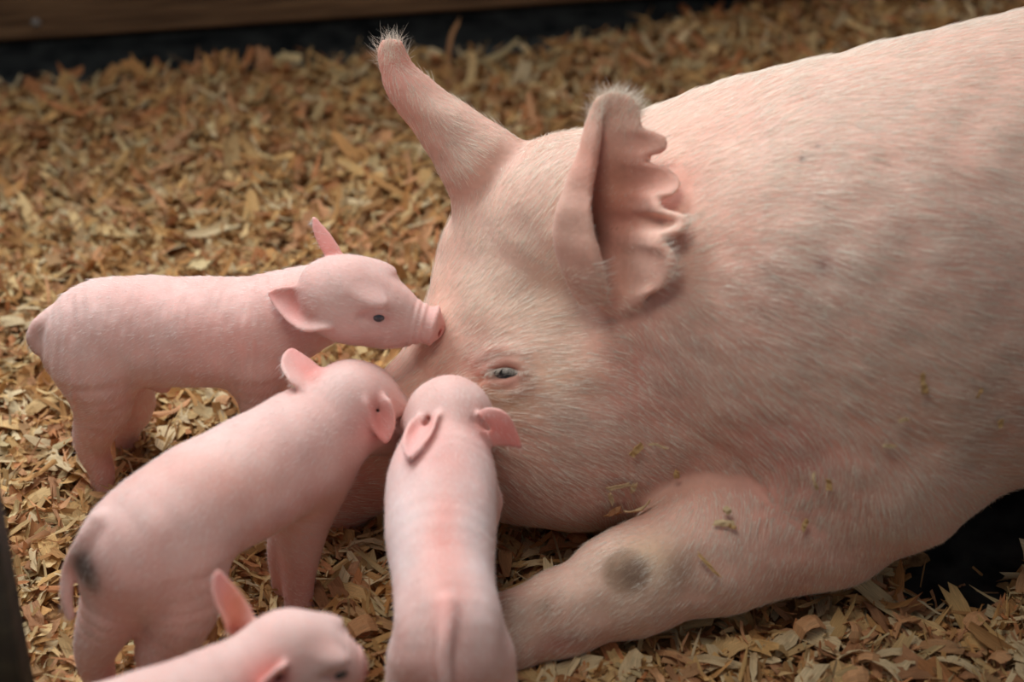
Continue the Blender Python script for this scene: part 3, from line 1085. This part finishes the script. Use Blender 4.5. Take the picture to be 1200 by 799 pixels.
def make_piglet(name, label, cfg):
    f = Field()
    P = cfg['spine']
    f.chain([p for p, _ in P], [r for _, r in P], cfg.get('k', 0.02))
    for c in cfg['legs']:
        pts = [p for p, _ in c]
        f.chain(pts, [r for _, r in c], 0.014)
        ft = pts[-1]
        a = unit(cfg['toe'])
        for s in (-1, 1):
            sv = np.cross(a, (0, 0, 1)) * s * 0.0055
            f.cone(ft + sv, ft + sv + a * 0.014 - np.array([0, 0, 0.004]), 0.0075, 0.0045, 0.003)
    for a, b, ra, rb, k in cfg.get('lumps', []):
        f.cone(a, b, ra, rb, k)
    # head in its own frame
    O = np.asarray(cfg['skull'])
    fw = unit(np.asarray(cfg['nose']) - O)
    u = np.asarray(cfg['up'], float)
    u = unit(u - fw * float(u @ fw))
    sd = np.cross(fw, u)
    s = cfg.get('hs', 1.0) * 0.036
    Q = lambda a, b, c: O + fw * a * s + sd * b * s + u * c * s
    ax = (fw, sd, u)
    hl = np.linalg.norm(np.asarray(cfg['nose']) - O) / s
    f.ell(Q(0, 0, 0), (1.15 * s, 0.95 * s, 1.0 * s), ax, k=0.015)
    f.chain([Q(0.0, 0, 0.0), Q(0.80, 0, -0.17), Q(hl * 0.62, 0, -0.26), Q(hl - 0.26, 0, -0.24)], [0.95 * s, 0.90 * s, 0.66 * s, 0.47 * s], 0.008)
    f.cone(Q(-0.2, 0, -0.55), Q(hl * 0.66, 0, -0.68), 0.55 * s, 0.26 * s, 0.012)
    EA, EC = cfg.get('eye', (0.85, -0.10))
    for b in (-1, 1):
        f.ell(Q(0.25, 0.52 * b, -0.42), (0.55 * s, 0.4 * s, 0.42 * s), ax, k=0.012)
        f.ell(Q(EA - .05, 0.64 * b, EC + 0.36), (0.32 * s, 0.17 * s, 0.09 * s), ax, k=0.012)      # brow
    f.ell(Q(hl - 0.06, 0, -0.20), (0.13 * s, 0.50 * s, 0.52 * s), ax, k=0.003)           # nose disc
    for b in (-1, 1):
        f.ell(Q(hl + 0.04, 0.17 * b, -0.20), (0.10 * s, 0.10 * s, 0.13 * s), ax, k=0.003, cut=True)
        f.ell(Q(EA, 0.93 * b, EC), (0.33 * s, 0.17 * s, 0.16 * s), ax, k=0.003, cut=True)
    f.cone(Q(hl - 0.25, 0.5, -0.62), Q(hl * 0.45, 0.62, -0.56), 0.062 * s, 0.045 * s, 0.002, cut=True)   # mouth line
    f.cone(Q(hl - 0.25, -0.5, -0.62), Q(hl * 0.45, -0.62, -0.56), 0.062 * s, 0.045 * s, 0.002, cut=True)
    eyes = []
    ea, ec = EA, EC
    f1 = Field(); f1.ops = list(f.ops)
    for b in (-1, 1):
        # walk outward to the skin at the side of the head
        o_ = Q(EA, 0, EC)
        t = 0.0
        dr = unit(sd * b + fw * 0.25)
        while f1.eval((o_ + dr * t)[None])[0] < 0 and t < 0.06:
            t += 0.0005
        sp = o_ + dr * t
        eyes.append((sp - dr * 0.0056, dr))
        lt = unit(np.cross(u, dr))
        for off, rr, sgn in ((0.0058, 0.0020, 1), (-0.0054, 0.0017, -1)):
            pts = [sp + lt * x * 0.0078 + u * (off * (1 - x * x) * 1.05) - dr * (0.0014 * x * x + 0.0004) for x in (-1.15, -0.55, 0, 0.55, 1.15)]
            f.chain(pts, [rr * 0.7, rr, rr, rr, rr * 0.7], 0.002)
    def surf(x, y, off):
        h_ = f1.hit(x, y)[0]
        return D(x, y, depth(h_) + off)
    EARS = cfg['ears'](surf, depth(O))
    for g in EARS:
        f.sheet(g, 0.0020, 0.005)
    for g in EARS[:0] + [g for g, q_ in zip(EARS, cfg.get('canal', (1, 1))) if q_]:
        cm = g.shape[1] // 2
        al = unit(g[-1, cm] - g[1, cm])
        sw = unit(g[4, -1] - g[4, 0])
        sw = unit(sw - al * float(sw @ al))
        f.ell(g[2, cm] + unit(g[0, 0] + g[0, -1] - 2 * g[0, cm]) * 0.001 + al * 0.002, (.0085, .0036, .0036), (al, sw, np.cross(al, sw)), k=.005, cut=True)
    # tail
    tl = [(p if not isinstance(p, tuple) else surf(*p), r) for p, r in cfg['tail']]
    f.chain([p for p, _ in tl], [r for _, r in tl], 0.006)
    allp = np.array([p for p, _ in P] + [p for c in cfg['legs'] for p, _ in c] + [Q(hl, 0, 0), Q(0, 1.4, 1.2), Q(0, -1.4, 1.2)] + [p for p, _ in tl])
    eg = np.concatenate([g.reshape(-1, 3) for g in EARS])
    lo = np.minimum(allp.min(0) - 0.062, eg.min(0) - 0.01)
    hi = np.maximum(allp.max(0) + 0.062, eg.max(0) + 0.01)
    lo[2] = max(lo[2], -0.02)
    V, Fq = f.mesh(lo, hi, cfg.get('h', 0.0017))
    V = relax(V, Fq, 1, 0.5)
    N = vnormals(V, Fq)
    V = V + N * (0.0006 * NZ[0](V, 120) + 0.0003 * NZ[1](V * [2.2, 1, 0.5], 300) * cfg.get('ribs', 0) * np.clip(np.linalg.norm(V - O, axis=1) / 0.03 - 1.6, 0, 1))[:, None]
    a_ = (V - O) @ fw / s                     # wrinkles across the top of the snout
    w_ = np.exp(-((a_ - (hl - 0.42)) / 0.2) ** 2) * (np.linalg.norm(V - Q(hl, 0, 0), axis=1) < 0.045)
    V = V - N * (0.0007 * w_ * (1 + np.sin(a_ * 38)))[:, None]
    N = vnormals(V, Fq)
    base = lin((228, 191, 181))
    pk, rd = lin((230, 170, 160)), lin((222, 120, 108))
    blobs = [(Q(hl, 0, -0.2), (.010, .012, .013), lin((226, 132, 118)), 0.95), (Q(hl - .15, 0, -0.2), (.014, .016, .016), lin((232, 160, 146)), 0.6), (Q(hl * .6, 0, -.4), (.03, .02, .02), lin((232, 184, 170)), 0.4)]
    for g in EARS:
        m = g[len(g) // 2, g.shape[1] // 2]
        blobs += [(m, (.020, .020, .020), lin((228, 150, 140)), 0.85), (g[3, g.shape[1] // 2], (.008, .008, .009), lin((176, 88, 72)), 0.75), (g[-2, g.shape[1] // 2], (.012, .012, .012), lin((232, 150, 142)), 0.6)]  # reddish ear root darkened, shade of the hollow painted in
    for c in cfg['legs']:
        blobs.append((c[-2][0], (.03, .03, .035), lin((214, 148, 136)), 0.65))
        blobs.append((c[-1][0], (.012, .012, .014), lin((160, 120, 96)), 0.7))
    for c, dr in eyes:
        blobs.append((c + dr * .005, (.010, .010, .008), lin((196, 136, 128)), 0.6))
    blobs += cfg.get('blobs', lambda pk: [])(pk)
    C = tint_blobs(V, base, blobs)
    C *= (1 + 0.04 * NZ[2](V, 60) + 0.03 * NZ[3](V, 200))[:, None]
    cen = P[1][0]
    root = empty(name, (cen[0], cen[1], 0.0), label, 'piglet', 'pink piglets gathered round the head of the sow')
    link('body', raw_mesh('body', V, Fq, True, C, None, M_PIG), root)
    for c, dr in eyes:
        ev, ef = sphere_arrays(c, 0.0076, 18, 12)
        link('eye', raw_mesh('eye', ev, ef, True, mat=M_EYE_P), root)
    axis = unit(P[0][0] - P[-1][0])

    def flow(X):
        w = np.clip(np.einsum('ij,j->i', X - O, fw) / 0.03 + 1.5, 0, 1)[:, None]
        dn = np.array([0, 0, -0.45])
        return unit((axis + dn) * (1 - w) + (-fw + u * 0.1) * w)

    def keep(c, n):
        m = np.ones(len(c))
        for e, _ in eyes:
            m *= np.where(np.linalg.norm(c - e, axis=1) < 0.0100, 0.0, 1.0)
        for g in EARS:
            m *= np.where(np.linalg.norm(c - g[len(g) // 2, g.shape[1] // 2], axis=1) < 0.021, 0.3, 1)
        for q_, r_ in cfg.get('bare', []):
            m *= np.where(np.linalg.norm(c - q_, axis=1) < r_, 0.1, 1)
        return m * np.where(np.linalg.norm(c - Q(hl, 0, -0.2), axis=1) < 0.017, 0.05, 1)
    hm = hair_mesh('fine_hair', V, Fq, N, cfg.get('hair', 34000), 0.0070, 0.00028, flow,
                   lambda X, r: np.tile(lin((252, 246, 240)), (len(X), 1)) * r.uniform(0.85, 1.05, (len(X), 1)), 0.45, 9, keep, seg=1, jitter=0.2)
    h_ = link('fine_hair', hm, root)
    h_['kind'] = 'stuff'
    h_['label'] = 'short fine white hair'
    return f


CI = -FWD      # towards the viewpoint of the photograph, used to turn ears as they stand there

# 1: side on, kissing the sow's brow
yb = -0.205
N1 = depth(SOW.hit(524, 374)[0]) - .004
def ears1(S, d0):
    near = leaf(S(388, 366, -.004), S(316, 344, -.016), D(372, 402, d0) - D(378, 340, d0), unit(CI + np.array([0.1, 0, 0.35])), 0.0190, 0.75, 0.0, asym=0.25)
    far = leaf(D(398, 312, d0 + 0.012), D(368, 256, d0 + 0.018), unit(np.array([1.0, -0.2, -0.2])), (0.1, 0.95, 0.2), 0.0092, 0.4, 0.0, root_w=0.9)
    return [near, far]
make_piglet('piglet', 'piglet standing side on at the back, touching the brow of the sow with its snout', dict(
    spine=[(Y(94, 398, yb), .038), (Y(124, 388, yb), .0485), (Y(195, 388, yb), .0505), (Y(285, 388, yb), .0495), (Y(335, 372, yb), .043), (Y(385, 352, yb + .01), .036)],
    legs=[[(Y(112, 425, -.222), .040), (Y(120, 475, -.228), .027), (Y(107, 518, -.226), .0172), (Y(119, 553, -.228), .0122), (Y(120, 574, -.23), .0115)],
          [(Y(125, 425, -.175), .038), (Y(150, 470, -.170), .026), (Y(142, 505, -.166), .017), (Y(150, 532, -.166), .0125), (Y(152, 546, -.166), .0115)],
          [(Y(302, 425, -.222), .032), (Y(305, 470, -.228), .020), (Y(306, 515, -.228), .0145), (Y(306, 550, -.230), .0115), (Y(308, 572, -.232), .0115)],
          [(Y(310, 420, -.178), .030), (Y(316, 465, -.172), .019), (Y(318, 500, -.170), .014), (Y(318, 525, -.168), .0115), (Y(319, 542, -.168), .0115)]],
    eye=(0.76, 0.26), canal=(1, 0), toe=(1, 0, 0), lumps=[(Y(170, 440, yb), Y(190, 452, yb - .01), .012, .007, .012)],
    skull=D(404, 347, N1 - .006), nose=D(513, 375, N1 - .004), up=(0.1, -0.05, 1), hs=1.02, ears=ears1, ribs=1,
    tail=[(Y(58, 374, yb), .010), (Y(43, 382, yb - .006), .0065), (Y(37, 396, yb - .012), .0052), (Y(43, 409, yb - .014), .0045)],
    blobs=lambda pk: [(Y(200, 330, yb - .02), (.06, .04, .03), pk, 0.5), (Y(270, 400, -.25), (.05, .03, .03), lin((222, 160, 148)), 0.4), (Y(42, 395, yb), (.012, .02, .018), lin((132, 92, 78)), 0.85),
                      (Y(110, 480, -.23), (.04, .03, .05), lin((222, 158, 146)), 0.5), (Y(185, 452, yb), (.015, .03, .01), pk, .7)]))


# 2: seen from behind at the left, nose down by the sow's snout
def ears2(S, d0):
    left = leaf(S(368, 458, .002), D(342, 410, d0 + .004), (1, 0.2, -0.35), unit(CI * 0.7 + np.array([-0.6, 0, 0.3])), 0.0195, 0.55, 0.0, root_w=0.95)
    right = leaf(S(441, 462, -.006), S(452, 518, -.018), (1, 0.15, -0.1), unit(CI + np.array([0.45, 0, 0.2])), 0.0125, 1.0, 0.05, root_w=0.9)
    return [left, right]
make_piglet('piglet', 'piglet standing at the left with a drooping tail and a dark stained bottom', dict(
    spine=[(Z(146, 650, .152), .042), (Z(178, 632, .158), .052), (Z(240, 588, .160), .0525), (Z(320, 545, .162), .051), (Z(368, 512, .168), .047), (Z(402, 482, .178), .037)],
    legs=[[(Z(205, 655, .140), .045), (Z(212, 712, .100), .032), (Z(188, 765, .055), .021), (Z(186, 800, .028), .0150), (Z(188, 828, .008), .0135)],
          [(Z(150, 668, .135), .036), (Z(126, 722, .095), .025), (Z(112, 765, .055), .018), (Z(116, 792, .03), .0140), (Z(118, 812, .010), .0130)],
          [(Z(368, 555, .135), .034), (Z(358, 615, .088), .0215), (Z(352, 660, .050), .0165), (Z(350, 690, .026), .0130), (Z(350, 712, .008), .0130)],
          [(Z(352, 545, .130), .030), (Z(338, 610, .080), .0185), (Z(332, 650, .045), .0145), (Z(332, 672, .026), .0120), (Z(333, 688, .010), .0120)]],
    bare=[(Z(108, 645, .16), .024)], canal=(0, 1),
    toe=(0.8, 0.5, 0), lumps=[(Z(235, 650, .12), Z(255, 660, .11), .013, .008, .014)],
    skull=Z(417, 472, .182), nose=Z(417, 472, .182) + unit((0.58, 0.42, -0.62)) * 0.082, up=(-0.2, 0.1, 1), hs=1.0, ears=ears2,
    tail=[((116, 612, .004), .010), ((98, 634, -.001), .0068), (Z(82, 664, .150), .0058), (Z(78, 698, .128), .005), (Z(82, 722, .112), .004)],
    blobs=lambda pk: [(Z(110, 632, .165), (.015, .04, .016), lin((26, 20, 12)), 1.0, 2), (Z(109, 648, .159), (.015, .04, .016), lin((26, 20, 12)), 1.0, 2), (Z(112, 668, .150), (.008, .03, .010), lin((96, 72, 30)), 0.8),
                      (Z(372, 540, .2), (.02, .02, .012), lin((190, 130, 126)), 0.6), (Z(330, 600, .14), (.03, .03, .03), pk, 0.5), (Z(240, 650, .12), (.03, .03, .03), pk, .7),
                      (Z(430, 500, .2), (.02, .02, .03), lin((206, 140, 136)), .5), (Z(240, 560, .2), (.09, .03, .03), lin((236, 178, 160)), .4)]))


# 3: seen from behind in the middle
def ears3(S, d0):
    left = leaf(S(500, 484, -.007), D(481, 536, depth(S(495, 520, 0)) - .018), (1, 0.1, 0.2), unit(CI + np.array([-0.3, 0, 0.3])), 0.0135, 1.0, 0.03, root_w=0.9)
    right = leaf(S(556, 494, .003), D(610, 508, depth(S(556, 494, 0)) - .008), unit(np.array([0.15, 0.1, 1.0])), unit(CI * 0.9 + np.array([-0.2, 0.0, 0.7])), 0.0170, -0.35, 0.0, fold=0.42, root_w=0.6)
    return [left, right]
make_piglet('piglet', 'piglet standing in the middle with its back to us and a straight hanging tail', dict(
    spine=[(Z(528, 762, .140), .0425), (Z(527, 735, .150), .0435), (Z(520, 680, .155), .0415), (Z(516, 620, .160), .0460), (Z(518, 568, .163), .0465), (Z(522, 525, .170), .037), (Z(526, 496, .176), .032)],
    legs=[[(Z(500, 775, .120), .032), (Z(490, 830, .080), .026), (Z(488, 880, .045), .018), (Z(488, 905, .022), .0135), (Z(488, 925, .008), .0125)],
          [(Z(558, 775, .120), .032), (Z(568, 830, .080), .026), (Z(570, 880, .045), .018), (Z(570, 905, .022), .0135), (Z(570, 925, .008), .0125)],
          [(Z(490, 590, .130), .030), (Z(488, 640, .085), .020), (Z(488, 680, .045), .0145), (Z(488, 700, .022), .0120), (Z(488, 712, .008), .0120)],
          [(Z(548, 590, .130), .030), (Z(550, 640, .085), .020), (Z(550, 680, .045), .0145), (Z(550, 700, .022), .0120), (Z(550, 712, .008), .0120)]],
    toe=(0, 1, 0),
    skull=Z(527, 490, .180), nose=Z(527, 490, .180) + unit((-0.45, 0.50, -0.72)) * 0.080, up=(0, 0.3, 1), hs=0.98, ears=ears3,
    tail=[((524, 712, .006), .0090), ((522, 742, -.002), .0072), ((521, 772, -.005), .0062), ((523, 800, -.007), .0052), ((526, 824, -.010), .004)],
    blobs=lambda pk: [(Z(520, 620, .205), (.016, .06, .03), lin((238, 160, 146)), .65), (Z(520, 540, .205), (.03, .03, .03), pk, .6), (Z(468, 620, .18), (.022, .08, .04), lin((244, 232, 230)), .6), (Z(566, 640, .18), (.020, .08, .04), lin((244, 232, 230)), .6), (Z(528, 690, .2), (.02, .05, .03), lin((236, 166, 152)), .5),  # whitish flanks: white fur and its highlight streaks painted into the skin
                      (Z(527, 780, .13) - np.array([0, .03, 0]), (.03, .02, .03), lin((206, 128, 112)), .6), (Z(522, 716, .19), (.01, .02, .02), pk, .6)]))


# 4: only the head looks into the picture
def ears4(S, d0):
    left = leaf(D(288, 744, d0 + .010), D(256, 670, d0 + .008), (1, 0.0, -0.4), unit(CI + np.array([0.5, 0, 0.2])), 0.0150, 0.7, 0.0, root_w=0.85)
    right = leaf(S(334, 786, -.003), S(304, 806, -.012), unit(np.array([0.3, -0.2, 1.0])), unit(CI + np.array([0.3, 0, 0.2])), 0.0140, 0.9, 0.03, root_w=0.8)
    return [left, right]
s4 = Z(340, 768, .185)
make_piglet('piglet', 'piglet at the bottom edge with only its head and raised ears in view', dict(
    spine=[(s4 + np.array([-.235, -.125, -.028]), .044), (s4 + np.array([-.20, -.105, -.025]), .050), (s4 + np.array([-.14, -.075, -.025]), .049), (s4 + np.array([-.085, -.05, -.022]), .047), (s4 + np.array([-.035, -.022, -.008]), .036), (s4, .031)],
    legs=[[(s4 + np.array([x, y, -.06]), .034), (s4 + np.array([x - .004, y, -.10]), .022), (s4 + np.array([x - .010, y, -.14]), .016), (s4 + np.array([x, y, -.165]), .0125), (s4 + np.array([x, y, -.180]), .012)]
          for x, y in ((-.21, -.15), (-.235, -.085), (-.08, -.085), (-.105, -.02))],
    eye=(0.9, 0.25), canal=(0, 1), toe=(0.9, 0.4, 0),
    skull=s4, nose=Z(424, 775, .172), up=(0, 0.0, 1), hs=0.92, ears=ears4, hair=16000, h=0.0021,
    tail=[(s4 + np.array([-.275, -.145, -.01]), .008), (s4 + np.array([-.29, -.15, -.03]), .005), (s4 + np.array([-.292, -.155, -.05]), .004)],
    blobs=lambda pk: [(Z(275, 710, .21), (.01, .02, .02), lin((214, 140, 84)), .5)]))


# ------------------------------------------------------------------ shavings stuck to the sow
def stuck(px, py, L, W, ang, tone, label, seed):
    p, n = SOW.hit(px, py)
    if p is None:
        return
    me = shaving_proto(seed, L, W, TONES[tone][1])
    o = bpy.data.objects.new('wood_shaving', me)
    COL.objects.link(o)
    q = Vector(n).to_track_quat('Z', 'X')
    ca = RGT * math.cos(ang) + UPV * math.sin(ang)
    t = unit(ca - n * float(ca @ n))
    b = np.cross(n, t)
    from mathutils import Matrix
    M = Matrix(((t[0], b[0], n[0], p[0] + n[0] * .0035), (t[1], b[1], n[1], p[1] + n[1] * .0035), (t[2], b[2], n[2], p[2] + n[2] * .0035), (0, 0, 0, 1)))
    o.matrix_world = M
    o['label'] = label
    o['category'] = 'wood shaving'
    o['group'] = 'shavings clinging to the sow'


for a in [
    (852, 602, .014, .006, 1.3, 0, "small pale shaving standing out on the upper foreleg of the sow", 301),
    (849, 614, .018, .005, .9, 0, "pale forked shaving low on the upper foreleg of the sow", 302),
    (858, 618, .013, .003, -.5, 1, "yellowish sliver beside the forked shaving on the foreleg of the sow", 303),
    (830, 660, .024, .003, -1.0, 1, "thin straw coloured sliver on the foreleg, right of the dark knee patch", 304),
    (958, 560, .018, .0028, 1.6, 0, "upright pale sliver in the armpit of the sow", 305),
    (973, 564, .008, .005, .8, 1, "tiny orange flake in the armpit of the sow", 306),
    (944, 612, .011, .004, 0.2, 1, "faint tan flake on the elbow of the sow", 307),
    (1080, 441, .011, .004, 2.1, 1, "upper half of the tan flake on the side of the sow", 308),
    (1082, 453, .008, .006, 1.3, 1, "curled end of the tan flake on the side of the sow", 309),
    (1057, 488, .010, .003, .9, 0, "pale sliver just below the tan flake on the side of the sow", 310),
    (1041, 519, .009, .003, 1.5, 0, "lowest pale sliver on the side of the sow", 311),
    (1146, 457, .009, .003, 1.1, 1, "faint yellow sliver near the flank of the sow", 312),
    (1170, 492, .009, .005, -.5, 1, "brownish flake on the flank above the belly", 313),
    (722, 566, .022, .004, .5, 0, "long pale branching shaving on the jowl of the sow", 314),
    (714, 578, .014, .004, 1.3, 0, "lower pale branch of the shaving on the jowl of the sow", 315),
    (741, 567, .010, .005, .2, 0, "small whitish flake right of the branching shaving on the jowl", 316),
    (716, 594, .014, .010, 1.0, 2, "orange tan flake under the jowl of the sow", 317),
    (745, 525, .015, .006, 1.5, 1, "faint straw shaving on the cheek of the sow", 318),
    (771, 518, .016, .0015, 1.5, 0, "needle thin splinter on the cheek of the sow", 319),
    (752, 604, .026, .005, .75, 0, "pale curled shaving along the top of the foreleg beside the jowl", 320),
    (793, 551, .008, .005, .3, 1, "dull flake in the crease between the jowl and the foreleg", 321),
]:
    stuck(*a)


o = bpy.data.objects.new('wood_shaving', shaving_proto(401, .046, .010, TONES[2][1]))
COL.objects.link(o)
o.location = Z(535, 66, 0.004) + np.array([0, 0, 0.018])
o.rotation_euler = (0.2, -1.15, 0.25)
o['label'] = 'orange tan shaving standing on end at the back, against the dark gap under the fence'
o['category'] = 'wood shaving'


# ------------------------------------------------------------------ pen side: rail, black backing for the shade in the gap, near post
def tagged_box(name, c, s, rz, mat, parent=None, bev=0.004, **props):
    V, F = box_arrays((0, 0, 0), s, 0)
    me = raw_mesh(name, V, F, False, mat=mat)
    o = bpy.data.objects.new(name, me)
    COL.objects.link(o)
    o.location = c
    o.rotation_euler = (0, 0, rz)
    md = o.modifiers.new('bevel', 'BEVEL'); md.width = bev; md.segments = 2
    if parent is not None:
        o.parent = parent
        o.location = Vector(c) - parent.location
    for k, v in props.items():
        o[k] = v
    return o


fd = FD
A0 = FA
yaw = math.atan2(fd[1], fd[0])
nrm_ = FN
root = empty('pen_fence', tuple(A0 + nrm_ * 0.03), 'weathered brown board fence along the back of the pen above a dark gap', 'fence')
mid_ = FA + fd * 0.6
def rail_z(k, h_, name='rail', lab=None):
    c = mid_ + nrm_ * 0.03 + np.array([0, 0, k + h_ / 2])
    o = tagged_box(name, c, (3.0, 0.038, h_), yaw, M_RAIL, root)
    if lab:
        o['label'] = lab
    return o
r0 = rail_z(0.058, 0.15)
rail_z(0.30, 0.14)
rail_z(0.52, 0.14)
for t in (-1.3, 1.44):
    c = mid_ + fd * t + nrm_ * 0.095 + np.array([0, 0, 0.36])
    tagged_box('post', c, (0.09, 0.09, 0.76), yaw, M_RAIL, root, label='upright post behind the rails')
for px, py, rr in ((42, 27, .0065),):
    b_ = ray(px, py)
    n3 = FN
    t_ = float(((FA + FN * 0.0105) - CAM) @ n3 / (b_ @ n3))
    c_ = CAM + b_ * t_
    bv, bf = sphere_arrays(c_, rr, 16, 8, (1, 0.5, 1))
    link('bolt', raw_mesh('bolt', bv, bf, True, mat=M_BOLT), root)['label'] = 'grey bolt head'
backing = tagged_box('gap_backing', mid_ + nrm_ * 0.16 + np.array([0, 0, 0.35]), (3.4, 0.03, 0.82), yaw, M_DARK)  # added black sheet, paints the dark void below the rail
backing['kind'] = 'structure'

# near post at the left edge
pc = Y(0, 605, -0.60)
px_ = pc[0]
po = tagged_box('gate_post', (px_ - 0.02, -0.60, 0.35), (0.04, 0.04, 0.75), 0, M_POST, None, 0.006,
                label='dark green square post standing close by at the left edge of the picture', category='post')
